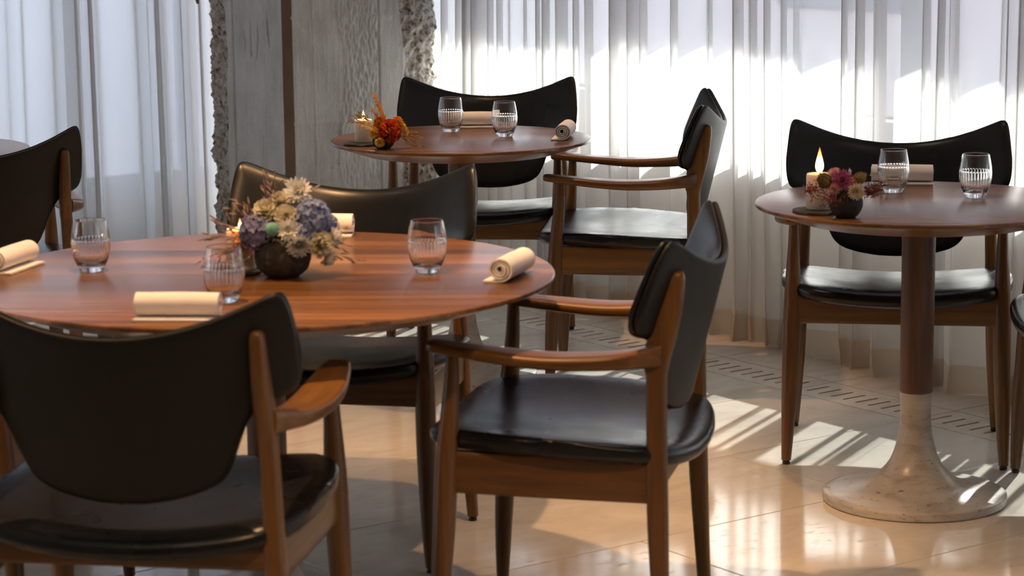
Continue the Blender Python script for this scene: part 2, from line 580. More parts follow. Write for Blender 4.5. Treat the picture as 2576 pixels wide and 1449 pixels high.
# ------------------------------------------------------------------ room shell
Z_C = 2.9
def ubox(name, u0, u1, v0, v1, z0, z1, mat, parent=None):
    b = MB(); b.box(u0, u1, v0, v1, z0, z1, lambda a, c, z: uv(a, c, z))
    return b.build(name, mat, parent, smooth=False)

UW, VW = 5.37, 8.40      # inner faces of the two window walls
floor = structure(ubox('floor', -4.6, UW + 0.1, -3.6, VW + 0.1, -0.12, -0.028, 'joint'))
ceil_ = structure(ubox('ceiling', -4.8, UW + 0.3, -3.8, VW + 0.3, Z_C, Z_C + 0.15, 'ceiling_paint'))
structure(ubox('wall_back', -4.8, UW + 0.3, -3.8, -3.6, -0.1, Z_C, 'plaster'))
structure(ubox('wall_left', -4.8, -4.6, -3.6, VW + 0.3, -0.1, Z_C, 'plaster'))
SILL_R, SILL_L, HEAD = 0.66, 0.30, 2.62
wr = MB()
for a in ((-3.6, VW + 0.3, -0.1, SILL_R), (-3.6, VW + 0.3, HEAD, Z_C)):
    wr.box(UW, UW + 0.06, a[0], a[1], a[2], a[3], lambda a_, c, z: uv(a_, c, z))
structure(wr.build('wall_right', 'plaster', smooth=False))
wl = MB()
for a in ((-4.6, UW, -0.1, SILL_L), (-4.6, UW, HEAD, Z_C)):
    wl.box(a[0], a[1], VW, VW + 0.06, a[2], a[3], lambda a_, c, z: uv(a_, c, z))
structure(wl.build('wall_far', 'plaster', smooth=False))

# floor slabs: 1.39 x 0.4955 m travertine laid in half bond along the building's axes, joints 3 mm
TL, TW = 1.395, 0.4955
def slab_mesh(u0, u1, v0, v1, name='tile', mat='travertine_floor', top=0.0, g=0.0016, bev=0.0012):
    cu, cv = (u0 + u1) / 2, (v0 + v1) / 2
    hu, hv = (u1 - u0) / 2 - g, (v1 - v0) / 2 - g
    rings = []
    for (ins, z) in ((0, -0.03), (0, -bev), (bev, 0.0)):
        rings.append([(sx * (hu - ins), sy * (hv - ins), z) for sx, sy in ((-1, -1), (1, -1), (1, 1), (-1, 1))])
    b = MB(); b.loft(rings)
    o = b.build(name, mat, floor, smooth=False)
    o.location = uv(cu, cv, top)
    o.rotation_euler = (0, 0, TH)
    return o
tile_cache = {}
k = -10
rows = []
for k in range(-13, 10):
    v0 = 3.664 + TW * k
    if v0 > VW or v0 + TW < -3.0:
        continue
    off = 3.38 if k % 2 == 0 else 3.38 - TL / 2
    j0 = -6
    for j in range(-5, 3):
        u0 = off + TL * j
        u1 = u0 + TL
        if u0 >= 4.738 or u1 < -3.9:
            continue
        u1 = min(u1, 4.738)
        key = (round(u1 - u0, 3), round(TW, 3))
        if key in tile_cache:
            c = tile_cache[key].copy()
            COL.objects.link(c)
            c.location = uv((u0 + u1) / 2, v0 + TW / 2, 0)
        else:
            tile_cache[key] = slab_mesh(u0, u1, v0, v0 + TW)
# border strip by the curtain
for k in range(-13, 10):
    v0 = 3.664 + TW * k
    if v0 > VW:
        continue
    key = ('border',)
    if key in tile_cache:
        c = tile_cache[key].copy(); COL.objects.link(c)
        c.location = uv((4.922 + UW) / 2, v0 + TW / 2, 0)
    else:
        tile_cache[key] = slab_mesh(4.922, UW, v0, v0 + TW, mat='travertine_grille')
# slotted grille slabs, nine slots each, let into the floor in front of the curtain
def grille_slab(v0, v1, slots):
    cu = bpy.data.curves.new('grille', 'CURVE')
    cu.dimensions = '2D'; cu.fill_mode = 'BOTH'
    def poly(pts):
        sp = cu.splines.new('POLY'); sp.points.add(len(pts) - 1)
        for p, q in zip(sp.points, pts):
            p.co = (q[0], q[1], 0, 1)
        sp.use_cyclic_u = True
    g = 0.0016
    um, vm = (4.738 + 4.922) / 2, (v0 + v1) / 2
    hu, hv = (4.922 - 4.738) / 2 - g, (v1 - v0) / 2 - g
    poly([(-hu, -hv), (hu, -hv), (hu, hv), (-hu, hv)])
    for sv in slots:
        r, a, b = 0.0058, 4.7885 - um, 4.8675 - um
        pts = [(b + r * math.cos(t), sv - vm + r * math.sin(t)) for t in np.linspace(-math.pi / 2, math.pi / 2, 6)]
        pts += [(a + r * math.cos(t), sv - vm + r * math.sin(t)) for t in np.linspace(math.pi / 2, math.pi * 1.5, 6)]
        poly(pts)
    cu.extrude = 0.008
    tmp = bpy.data.objects.new('tmp', cu)
    COL.objects.link(tmp)
    dg = bpy.context.evaluated_depsgraph_get()
    me = bpy.data.meshes.new_from_object(tmp.evaluated_get(dg))
    bpy.data.objects.remove(tmp)
    me.materials.clear(); me.materials.append(MATS['travertine_grille'])
    o = link(bpy.data.objects.new('grille_slab', me))
    o.parent = floor
    o.location = uv(um, vm, -0.0085)
    o.rotation_euler = (0, 0, TH)
    return o
gs = None
for k in range(-2, 6):
    v0 = 3.664 + TW * k
    v1 = v0 + TW
    if k == 5:
        v1 = 6.595
        grille_slab(v0, v1, [v0 + TW - 0.0345 - 0.0513 * i for i in range(1, 9)])
    elif gs is None:
        gs = grille_slab(v0, v1, [v1 - 0.0365 - 0.0513 * i for i in range(9)])
    else:
        c = gs.copy(); COL.objects.link(c); c.location = uv(4.83, v0 + TW / 2, -0.0085)
slab_mesh(4.738, 4.922, 6.595, 7.5)
ubox('grille_trough', 4.742, 4.918, 2.6, 6.59, -0.028, -0.0225, 'void', floor)  # dark sheet standing in for the shade of the void below the slots

# windows
def window(name, length, place, z0, z1, step):
    f = MB()
    for zz in (z0, z1 - 0.07):
        f.box(0, length, 0.0, 0.06, zz, zz + 0.07, place)
    n = int(length / step)
    for i in range(n + 1):
        s = i * step
        f.box(s - 0.035, s + 0.035, 0.0, 0.055, z0 + 0.07, z1 - 0.07, place)
    fr = structure(f.build(name, 'frame_grey', smooth=False))
    for i in range(n):
        p = MB(); p.box(i * step + 0.035, (i + 1) * step - 0.035, 0.022, 0.03, z0 + 0.07, z1 - 0.07, place)
        p.build('pane', 'window_glass', fr, smooth=False)
    return fr
window('window_1', VW + 3.4, lambda s, t, z: uv(UW + t, -3.4 + s, z), SILL_R, HEAD, 1.45)
window('window_2', UW + 4.2, lambda s, t, z: uv(-4.2 + s, VW + t, z), SILL_L, HEAD, 1.25)

# ------------------------------------------------------------------ outside
structure(ubox('pavement', -14, 22, -12, 26, -0.35, -0.13, 'asphalt'))
structure(ubox('sun_screen_wall', UW + 0.12, UW + 0.32, VW + 0.35, 13.5, -0.13, 5.0, 'facade'))  # unseen fin wall, added to keep grazing sun off the left window
aw = MB()
def awf(a, c, z):
    return uv(UW + 0.1 + a, c, z + 0.33 - 0.42 * a)
aw.box(0, 1.25, -3.4, VW + 0.6, 2.68, 2.71, awf)
aw.box(1.25, 1.27, -3.4, VW + 0.6, 2.50, 2.72, awf)
tag(aw.build('awning', 'awning_cloth', smooth=False), 'dusty pink awning outside above the sheer right-hand curtain', 'awning')
def building(u0, u1, v0, v1, h, label, face):
    t = thing('building', label, 'building', uv((u0 + u1) / 2, (v0 + v1) / 2, -0.13), TH)
    hu, hv = (u1 - u0) / 2, (v1 - v0) / 2
    b = MB(); b.box(-hu, hu, -hv, hv, 0, h)
    b.build('wall', 'facade', t, smooth=False)
    for fl in range(2):
        ln = (v1 - v0) if face == 'u' else (u1 - u0)
        for i in range(int(ln / 2.4)):
            s = -ln / 2 + 1.2 + 2.4 * i
            w_ = MB()
            if face == 'u':
                w_.box(-hu - 0.03, -hu + 0.02, s - 0.6, s + 0.6, 0.7 + 3 * fl, 2.4 + 3 * fl)
            else:
                w_.box(s - 0.6, s + 0.6, -hv - 0.03, -hv + 0.02, 0.7 + 3 * fl, 2.4 + 3 * fl)
            w_.build('window', 'facade_glass', t, smooth=False)
building(11.5, 15, -6, 15, 4.3, 'unseen pale building added outside to cut low sky light, across from the sunlit right-hand curtain', 'u')  # added opposite to block low sky and darken the right-hand curtain
building(-7, 5.0, 16, 20, 5.0, 'pale building outside the window behind the bluish left curtain', 'v')

# ------------------------------------------------------------------ curtains
def curtain(name, label, place, s0, s1, nfold, amp, seed, zt=2.75, hemz=0.085, flare=0.0):
    rnd = random.Random(seed)
    # irregular pinch pleats: warp the phase so that some folds are tight and some wide
    nS = int((s1 - s0) / 0.0075)
    S = np.linspace(s0, s1, nS)
    ph = [0.0]; 
    widths = []
    cur = s0
    knots_s, knots_p = [s0], [0.0]
    while cur < s1:
        wd = (s1 - s0) / nfold * rnd.choice([0.35, 0.5, 0.65, 0.8, 1.1, 1.5, 2.0])
        cur += wd
        knots_s.append(cur); knots_p.append(knots_p[-1] + 2 * math.pi)
    P = np.interp(S, knots_s, knots_p)
    A = np.interp(S, knots_s, [rnd.uniform(0.35, 1.45) for _ in knots_s])
    P2 = rnd.uniform(0, 6)
    Z = [0.004, 0.03, hemz - 0.002, hemz + 0.002, 0.2, 0.4, 0.62, 0.85, 1.1, 1.4, 1.8, 2.3, zt]
    verts = []; faces = []; fm = []
    for zi, z in enumerate(Z):
        q = z / zt
        for i in range(nS):
            s = S[i]
            k = 1.0 + 0.35 * (1 - q) * math.sin(s * 5.1 + P2)
            p = P[i] + (1 - q) * 0.9 * math.sin(s * 3.7 + P2 * 2)
            d = amp * A[i] * k * (math.sin(p) + 0.22 * math.sin(2 * p + 0.6 * (1 - q) + P2) + 0.10 * math.sin(3.0 * p + 1.3 * q))
            ds = 0.62 * amp * A[i] * math.sin(2 * p + 0.4) + 0.3 * amp * A[i] * math.cos(p)
            if z < 0.12:
                d += 0.012 * math.sin(s * 31 + z * 20) * (0.12 - z) / 0.12 - flare * (0.12 - z)
            d += 0.03 * (1 - q) * math.sin(s * 2.3 + P2)
            verts.append(place(s + ds, d, z))
    for zi in range(len(Z) - 1):
        for i in range(nS - 1):
            o = zi * nS + i
            faces.append((o, o + 1, o + nS + 1, o + nS))
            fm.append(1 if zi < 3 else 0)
    me = bpy.data.meshes.new(name)
    me.from_pydata(verts, [], faces)
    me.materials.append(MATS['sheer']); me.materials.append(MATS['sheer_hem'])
    me.polygons.foreach_set('material_index', fm)
    me.polygons.foreach_set('use_smooth', [True] * len(faces))
    o = link(bpy.data.objects.new(name, me))
    return tag(o, label, 'curtain')
curtain('sheer_curtain', 'white sheer full-length curtain in the sunlit window right of the concrete pillar',
        lambda s, d, z: uv(5.13 + d, s, z), -1.0, 8.1, 78, 0.042, 5)
curtain('sheer_curtain', 'bluish white sheer curtain left of the concrete pillar, behind the left chair',
        lambda s, d, z: uv(s, 8.19 + d, z), -3.0, 5.05, 74, 0.055, 23)

# ------------------------------------------------------------------ concrete pillar
def pillar():
    uc, vc = 4.459, 7.514
    path = [(uc + 0.75, vc + 0.58, 0), (uc + 0.10, vc + 0.615, 0), (uc + 0.02, vc + 0.585, 1), (uc, vc + 0.53, 1), (uc, vc + 0.44, 1), (uc, vc + 0.42, 0), (uc, vc + 0.014, 0),
            (uc + 0.034, vc, 0), (uc + 0.50, vc, 0), (uc + 0.515, vc, 1), (uc + 0.63, vc, 1), (uc + 0.675, vc + 0.02, 1), (uc + 0.70, vc + 0.08, 1), (uc + 0.74, vc + 0.3, 0), (uc + 0.75, vc + 0.58, 0)]
    # resample
    P = []
    for (a, b) in zip(path[:-1], path[1:]):
        ln = math.hypot(b[0] - a[0], b[1] - a[1])
        vis = not (a[0] > uc + 0.72 and b[0] > uc + 0.72) and not (a[1] > vc + 0.6 and ln > .3) and ln < 0.6
        n = max(1, int(ln / (0.0045 if vis else 0.05)))
        for i in range(n):
            t = i / n
            P.append((a[0] + (b[0] - a[0]) * t, a[1] + (b[1] - a[1]) * t, a[2] + (b[2] - a[2]) * t))
    n = len(P)
    Z = list(np.arange(0, 1.30, 0.006)) + [1.4, 1.6, 2.0, 2.5, Z_C]
    nrm = []
    for i in range(n):
        a, b = P[i - 1], P[(i + 1) % n]
        tx, ty = b[0] - a[0], b[1] - a[1]
        l = math.hypot(tx, ty) or 1
        nrm.append((-ty / l, tx / l))
    # outward = away from the centre
    cx, cy = uc + 0.37, vc + 0.3
    verts = []; rough = []
    def groove(d, w_, dep):
        return -dep * math.exp(-(d / w_) ** 2)
    for z in Z:
        for i in range(n):
            u_, v_, r = P[i]
            nx, ny = nrm[i]
            if nx * (u_ - cx) + ny * (v_ - cy) < 0:
                nx, ny = -nx, -ny
            q = Vector((u_ * 9, v_ * 9, z * 9))
            wob = noise.noise(Vector((u_ * 3, v_ * 3, z * 7)))
            # wavering border of the broken strip
            du, dv = u_ - uc, v_ - vc
            onL = abs(du) < 0.005 and dv > 0.016
            onR = abs(dv) < 0.005 and du > 0.02
            if onL:
                r = max(0, min(1, (dv - 0.425 - 0.02 * wob) / 0.012))
            if onR:
                r = max(0, min(1, (du - 0.505 - 0.025 * wob) / 0.012))
            d = 0.0
            # board marks
            fine = noise.noise(Vector((u_ * 60, v_ * 60, z * 7)))
            d += 0.0012 * fine
            if onL:
                d += groove(dv - 0.372, 0.0035, 0.009) + groove(dv - 0.139, 0.002, 0.003)
                if 0.139 < dv < 0.372:
                    d -= 0.002
                if 0.10 < dv < 0.33:
                    cr = abs(noise.noise(Vector((v_ * 11, 3.3, z * 3.1))))
                    pt = max(0, noise.noise(Vector((v_ * 8, 7.1, z * 6))))
                    d -= 0.010 * max(0, 1 - cr / 0.05) * min(1, pt * 4) + 0.004 * max(0, fine) * min(1, pt * 3)
            if onR:
                d += groove(du - 0.404, 0.003, 0.009) + 0.0025 * math.exp(-((du - 0.121 - 0.01 * (1 - z)) / 0.003) ** 2)
                d += 0.003 * math.exp(-((z - 1.0 - 0.01 * wob) / 0.012) ** 2) + 0.003 * math.exp(-((z - 0.615 - 0.02 * wob) / 0.008) ** 2)
                edge = 0.235 + 0.05 * noise.noise(Vector((1.7, 2.2, z * 3)))
                if du > edge and du < 0.40:
                    m_ = min(1, (du - edge) / 0.01)
                    d += m_ * (0.003 + 0.0055 * noise.noise(Vector((u_ * 150, v_ * 150, z * 34))) + 0.0025 * noise.noise(Vector((u_ * 70, v_ * 60, z * 60))))
            if r > 0:
                c = 0.014 * noise.noise(q * 1.0) + 0.016 * noise.noise(q * 2.6) + 0.012 * noise.noise(q * 6.1) + 0.005 * noise.noise(q * 13)
                d += r * (c - 0.008)
            d *= 1.0
            u2, v2 = u_ + nx * d, v_ + ny * d
            if onR and du > 0.6:
                pass
            verts.append(uv(u2, v2, z)); rough.append(r)
    faces = []
    for zi in range(len(Z) - 1):
        for i in range(n):
            k = (i + 1) % n
            faces.append((zi * n + i, zi * n + k, (zi + 1) * n + k, (zi + 1) * n + i))
    me = bpy.data.meshes.new('pillar')
    me.from_pydata(verts, [], faces)
    bm = bmesh.new(); bm.from_mesh(me); bmesh.ops.recalc_face_normals(bm, faces=bm.faces); bm.to_mesh(me); bm.free()
    at = me.attributes.new('rough', 'FLOAT', 'POINT')
    at.data.foreach_set('value', rough)
    me.materials.append(MATS['concrete'])
    me.polygons.foreach_set('use_smooth', [True] * len(faces))
    o = link(bpy.data.objects.new('pillar', me))
    structure(o)
    s = MB()
    pts = [(uc - 0.001, vc + 0.014), (uc + 0.0005, vc + 0.0095), (uc + 0.031, vc - 0.0015), (uc + 0.035, vc - 0.001), (uc + 0.05, vc + 0.05)]
    s.loft([[uv(a, b, 0) for a, b in pts], [uv(a, b, Z_C) for a, b in pts]])
    s.build('corner_strip', 'brown_steel', o, smooth=False)
    s = MB()
    s.tube([uv(uc + .03, vc + .58, 1.12), uv(uc - .012, vc + .600, 1.085), uv(uc - .018, vc + .604, 1.055), uv(uc - .010, vc + .612, 1.035)], [.006, .007, .008, .006], 8)
    s.build('rebar_stub', 'brown_steel', o)
    return o
pillar()

# ------------------------------------------------------------------ armchair
def pillow(name, xs_max, lo, hi, place, half, redge, mat, parent, nc=72, nr=30, sm=4):
    """closed cushion over the region lo(x)..hi(x); place(x, w, t) -> xyz with t = offset along thickness"""
    th = np.linspace(-math.pi / 2, math.pi / 2, nc)
    X = xs_max * np.sin(th)
    T = 0.5 - 0.5 * np.cos(np.linspace(0, math.pi, nr))
    lox = np.array([lo(abs(x)) for x in X]); hix = np.array([hi(abs(x)) for x in X])
    # dense outline for distances
    xd = np.linspace(-xs_max, xs_max, 700)
    out = np.concatenate([np.stack([xd, [lo(abs(x)) for x in xd]], 1), np.stack([xd, [hi(abs(x)) for x in xd]], 1)])
    G = np.zeros((nc, nr, 2))
    for i in range(nc):
        G[i, :, 0] = X[i]; G[i, :, 1] = lox[i] + (hix[i] - lox[i]) * T
    flat = G.reshape(-1, 2)
    D = np.sqrt(((flat[:, None, :] - out[None]) ** 2).sum(2)).min(1).reshape(nc, nr)
    D[0, :] = 0; D[-1, :] = 0; D[:, 0] = 0; D[:, -1] = 0
    q = np.clip(D / redge, 0, 1)
    Hh = half * np.sqrt(1 - (1 - q) ** 2)
    verts = []; idt = {}; idb = {}
    for i in range(nc):
        for j in range(nr):
            x, w_ = G[i, j]
            idt[i, j] = len(verts); verts.append(place(x, w_, Hh[i, j], D[i, j]))
    for i in range(nc):
        for j in range(nr):
            if i in (0, nc - 1) or j in (0, nr - 1):
                idb[i, j] = idt[i, j]
            else:
                x, w_ = G[i, j]
                idb[i, j] = len(verts); verts.append(place(x, w_, -Hh[i, j], D[i, j]))
    faces = []
    for i in range(nc - 1):
        for j in range(nr - 1):
            faces.append((idt[i, j], idt[i + 1, j], idt[i + 1, j + 1], idt[i, j + 1]))
            faces.append((idb[i, j], idb[i, j + 1], idb[i + 1, j + 1], idb[i + 1, j]))
    o = mesh_obj(name, verts, faces, mat, parent)
    bm = bmesh.new(); bm.from_mesh(o.data)
    bmesh.ops.remove_doubles(bm, verts=bm.verts, dist=0.0002)
    for _ in range(sm):
        bmesh.ops.smooth_vert(bm, verts=bm.verts, factor=0.5, use_axis_x=True, use_axis_y=True, use_axis_z=True)
    bmesh.ops.recalc_face_normals(bm, faces=bm.faces)
    bm.to_mesh(o.data); bm.free()
    return o

def itp(tab):
    xs = [a for a, b in tab]; ys = [b for a, b in tab]
    return lambda x: float(np.interp(x, xs, ys))
def smooth_tab(tab, n=3):
    """Catmull-Rom resampling of a table"""
    out = []
    for i in range(len(tab) - 1):
        p0 = tab[max(i - 1, 0)]; p1 = tab[i]; p2 = tab[i + 1]; p3 = tab[min(i + 2, len(tab) - 1)]
        for k in range(6):
            t = k / 6
            out.append(tuple(0.5 * ((2 * p1[c]) + (-p0[c] + p2[c]) * t + (2 * p0[c] - 5 * p1[c] + 4 * p2[c] - p3[c]) * t * t + (-p0[c] + 3 * p1[c] - 3 * p2[c] + p3[c]) * t ** 3) for c in range(len(p1))))
    out.append(tab[-1])
    return out

BZL = itp([(0, .478), (.05, .480), (.1, .489), (.14, .502), (.163, .517), (.176, .533), (.184, .555), (.194, .588), (.208, .622), (.224, .644), (.245, .656), (.268, .662), (.284, .671), (.2915, .685), (.295, .705), (.297, .735)])
BZH = itp([(0, .7785), (.05, .7805), (.1, .7875), (.15, .799), (.2, .8155), (.24, .832), (.262, .842), (.273, .8455), (.2815, .8435), (.287, .835), (.2905, .815), (.294, .775), (.297, .740)])
BZL0, BZH0 = BZL, BZH
BW = 1.006          # half width of the back 0.303 m
BZL = lambda x: BZL0(x / BW)
BZH = lambda x: BZH0(x / BW) + 0.003 * min(1, x / .25) ** 2
def yc(x, z):
    k = 1.15 if z < .70 else 1.15 - 0.20 * (z - .70) / .15
    return -0.210 - 0.25 * (z - 0.478) + k * x * x

def make_chair(label, group):
    t = thing('armchair', label, 'chair', group=group)
    # seat cushion: leather over a saddle-shaped shell
    yf = itp([(0, .268), (.1, .265), (.18, .257), (.225, .242), (.250, .218), (.272, .180), (.287, .140), (.296, .095), (.299, .03)])
    yb = itp([(0, -.268), (.1, -.264), (.18, -.252), (.225, -.238), (.255, -.217), (.278, -.185), (.291, -.14), (.297, -.08), (.299, .02)])
    def sp(x, y, h, dd):
        zb = 0.405 + 0.34 * x * x + 0.012 * y / 0.25 + 0.017
        q = min(1, dd / 0.05)
        if h > 0:
            h = h * (1.0 + 0.25 * q) + 0.003 * q
        else:
            h = h * 1.18
        return (x, y, zb + h)
    pillow('seat', .299, yb, yf, sp, 0.0165, 0.017, 'black_leather', t, 120, 90, 26)
    br = pillow('backrest', .297 * BW, BZL, BZH, lambda x, z, h, dd: (x, yc(x, z) + 0.0045 + (h if h > 0 else h * .35), z), 0.0150, 0.034, 'black_leather', t, 110, 44, 7)
    shell = pillow('back_shell', .2955 * BW, lambda x: BZL(x) + .0012, lambda x: BZH(x) - .0012, lambda x, z, h, dd: (x, yc(x, z) - 0.0068 + h, z), 0.0075, 0.009, 'black_leather_shell', t, 64, 26)
    for s in (-1, 1):
        # front leg: turned, swelling at the seat
        b = MB()
        prof = smooth_tab([(.622, .262, .187, .0125), (.56, .262, .189, .0150), (.486, .263, .195, .0190), (.42, .264, .200, .0215), (.36, .2645, .203, .0226), (.28, .266, .207, .0220), (.187, .269, .213, .0200), (.09, .272, .2175, .0165), (.011, .275, .220, .0125)])
        b.loft([[(s * p[1] + p[3] * math.cos(a), p[2] + p[3] * math.sin(a), p[0]) for a in np.linspace(0, 2 * math.pi, 20, endpoint=False)] for p in prof])
        leg = b.build('front_leg', 'walnut_z', t, sharp=50)
        g = MB(); g.lathe([(0, 0), (.0095, 0), (.0105, .004), (.008, .012), (0, .012)], 14, (s * .275, .220))
        g.build('glide', 'glide', leg)
        # rear leg with back stile
        b = MB()
        prof = [(.7855, .2425, .004, -.2385, -.2465), (.784, .2425, .008, -.2345, -.2495), (.779, .2425, .0112, -.2295, -.2525), (.769, .2425, .0125, -.2245, -.2540), (.744, .2425, .0132, -.217, -.2525), (.698, .2425, .0147, -.200, -.2465),
                (.656, .243, .0158, -.184, -.2375), (.625, .2445, .0162, -.176, -.2290), (.60, .2455, .0162, -.178, -.2235), (.577, .247, .0160, -.182, -.2210), (.47, .251, .0168, -.183, -.222), (.325, .2565, .0178, -.185, -.225), (.2, .2610, .0172, -.192, -.227), (.011, .271, .0125, -.205, -.231)]
        prof = prof[:4] + smooth_tab(prof[4:])
        b.loft([[(x, y, p[0]) for x, y in superring(s * p[1], (p[3] + p[4]) / 2, p[2], (p[3] - p[4]) / 2, 20, 3.2)] for p in prof])
        leg = b.build('rear_leg', 'walnut_z', t, sharp=50)
        g = MB(); g.lathe([(0, 0), (.0095, 0), (.0105, .004), (.008, .012), (0, .012)], 14, (s * .270, -.218))
        g.build('glide', 'glide', leg)
        # arm: flat paddle that thickens into the stile
        b = MB()
        sec = [(.2345, .254, .278, .630, .6405), (.2335, .248, .283, .6265, .6435), (.229, .2440, .2875, .6245, .6450), (.220, .242, .2915, .623, .6455)] + \
            smooth_tab([(.185, .240, .300, .619, .6425), (.087, .237, .3150, .608, .6345), (0, .236, .3185, .601, .630), (-.08, .2375, .315, .601, .6325), (-.14, .239, .304, .603, .638), (-.185, .240, .281, .605, .6455), (-.212, .240, .265, .607, .649)])
        rings = []
        for (y, xi, xo, z0, z1) in sec:
            pts = superring((xi + xo) / 2, (z0 + z1) / 2, (xo - xi) / 2, (z1 - z0) / 2, 24, 3.4)
            # the upper face is slightly dished
            rings.append([(s * x, y, z - (0.0022 * (1 - ((x - (xi + xo) / 2) / ((xo - xi) / 2)) ** 2) if z > (z0 + z1) / 2 and y < .24 else 0)) for x, z in pts])
        b.loft(rings)
        b.build('armrest', 'walnut_y', t, sharp=50)
        # side rail
        b = MB()
        rings = []
        for y, xc, z0, z1 in ((.19, .262, .350, .4320), (.06, .259, .347, .4300), (-.06, .2555, .345, .4280), (-.195, .252, .343, .4250)):
            rings.append([(s * x, y, z) for x, z in superring(xc, (z0 + z1) / 2, .0105, (z1 - z0) / 2, 16, 7)])
        b.loft(rings)
        b.build('side_rail', 'walnut_y', t, sharp=40)
    for nm, y0, zb, dz in (('front_rail', .204, .368, .0), ('back_rail', -.205, .371, -.004)):
        b = MB(); rings = []
        for x in np.linspace(-.252, .252, 17):
            zt = 0.4075 + 0.34 * x * x + (0.012 * y0 / 0.25) + 0.004
            zc, hz = (zt + zb) / 2, (zt - zb) / 2
            rings.append([(x, y, z) for y, z in superring(y0, zc, .0105, hz, 16, 7)])
        b.loft(rings)
        b.build(nm, 'walnut_x', t, sharp=40)
    return t

CH_GROUP = 'walnut armchairs with black leather around the tables'
chA = make_chair('armchair seen from behind at the front left, before the large table', CH_GROUP)
chA.location = (-.6175, 4.1300, 0); chA.rotation_euler = (0, 0, R(-9.0))
for (x, y, a, lab) in [
    (.1264, 4.6892, 77.1, 'walnut and black leather armchair in side view at the right end of the large table'),
    (-.4084, 5.3932, 168.12, 'black leather armchair facing the camera behind the blue flower arrangement on the large table'),
    (1.0089, 6.2404, 171.07, 'black leather armchair facing the camera behind the round table on the right'),
    (.3545, 7.2293, 84.38, 'walnut armchair in side view right of the rear round table, before the sunlit curtain'),
    (-.0938, 7.7598, 174.22, 'black leather armchair facing the camera behind the rear round table beside the pillar'),
    (-1.1216, 4.875, -104.0, 'armchair at the left end of the large table, only front legs and seat scrap visible'),
    (-1.517, 6.655, 19.5, 'armchair turned away before the left-hand curtain, its back and one stile in view'),
    (1.467, 5.66, 85.0, 'armchair cut by the right photo edge, only seat corner and one leg in view')]:
    dup(chA, lab, (x, y, 0), R(a))

# ------------------------------------------------------------------ tables
def make_table(label, loc, r, rb, rz=0.0):
    t = thing('pedestal_table', label, 'table', (loc[0], loc[1], 0), rz, 'round walnut tables on travertine pedestals')
    b = MB()
    b.lathe([(0, .730), (r - .004, .730), (r - .0012, .7292), (r, .7275), (r, .7220), (r - .0012, .7205), (r - .10, .6885), (r - .106, .688), (0, .688)], 160)
    b.build('tabletop', 'walnut_top', t, sharp=25)
    b = MB()
    b.lathe([(0, .688), (.040, .688), (.0395, .27), (0, .27)], 48)
    b.build('column', 'walnut_column', t, sharp=40)
    k = rb / .2215
    b = MB()
    prof = smooth_tab([(.0385, .268), (.0375, .24), (.0368, .205), (.0425, .155), (.058, .104), (.083, .070), (.117, .045), (.165, .030), (.205, .0245)])
    prof = [(.0, .2695), (.037, .2695)] + [(.0385 + (a - .0385) * k if a > .0385 else a, z) for a, z in prof] + [(rb - .004, .0225), (rb - .0008, .0205), (rb, .018), (rb, .004), (rb - .003, .001), (0, .001)]
    b.lathe(prof, 96)
    b.build('base', 'travertine_base', t, sharp=35)
    return t
make_table('large round walnut table in the foreground under the blue flower arrangement', (-.4976, 4.7472), .5832, .33, R(-3))
make_table('small round walnut table on the right on a flared travertine base', (.9724, 5.6965), .3895, .2215, R(-4))
make_table('small round walnut table at the rear under the orange flower arrangement', (-.148, 7.1858), .3895, .2215, R(-2))
make_table('walnut table at the far left, only its rim showing behind a chair back', (-1.80, 7.02), .3895, .2215, R(5))

# ------------------------------------------------------------------ tumblers
def make_glass(label):
    b = MB()
    nseg, per = 32, 6
    n = nseg * per
    outer = [(.0215, .0), (.0235, .0012), (.0262, .008), (.0305, .017), (.0345, .027), (.0372, .038), (.0387, .050), (.0388, .060), (.0380, .072), (.0362, .084), (.0338, .096), (.0322, .1035), (.0317, .1048)]
    inner = [(.0306, .1048), (.0311, .1035), (.0327, .096), (.0350, .084), (.0367, .072), (.0373, .060), (.0368, .050), (.0350, .038), (.0318, .027), (.0262, .018), (.016, .0135)]
    outer = smooth_tab(outer[:11])[::2] + outer[11:]
    rings = []
    def flute(z):
        if z < .016 or z > .066:
            return 0.0
        return min(1, (z - .016) / .006) * min(1, (.066 - z) / .0025)
    zs = sorted(set([z for _, z in outer] + [.0635, .066, .0662]))
    fo = itp(sorted([(z, r_) for r_, z in outer]))
    for z in zs:
        r0 = fo(z); f = flute(z)
        rings.append([((r0 - 0.0011 * f * abs(math.sin(math.pi * j / per)) ** 0.8) * math.cos(2 * math.pi * j / n), (r0 - 0.0011 * f * abs(math.sin(math.pi * j / per)) ** 0.8) * math.sin(2 * math.pi * j / n), z) for j in range(n)])
    for r0, z in inner:
        rings.append([(r0 * math.cos(2 * math.pi * j / n), r0 * math.sin(2 * math.pi * j / n), z) for j in range(n)])
    st = len(b.v)
    b.loft(rings, cap=False)
    m0 = len(b.v)
    b.v.append((0, 0, 0.0008)); b.v.append((0, 0, .0128))
    last = (len(rings) - 1) * n
    for j in range(n):
        k = (j + 1) % n
        b.f.append((m0, k, j)); b.f.append((m0 + 1, last + j, last + k))
    o = b.build('tumbler', 'crystal', None)
    return tag(o, label, 'glass', 'clear fluted stemless tumblers')
TT = .7303
gl = make_glass('fluted tumbler on the large table left of the flowers, near the left edge napkin')
gl.location = (-.847, 4.805, TT)
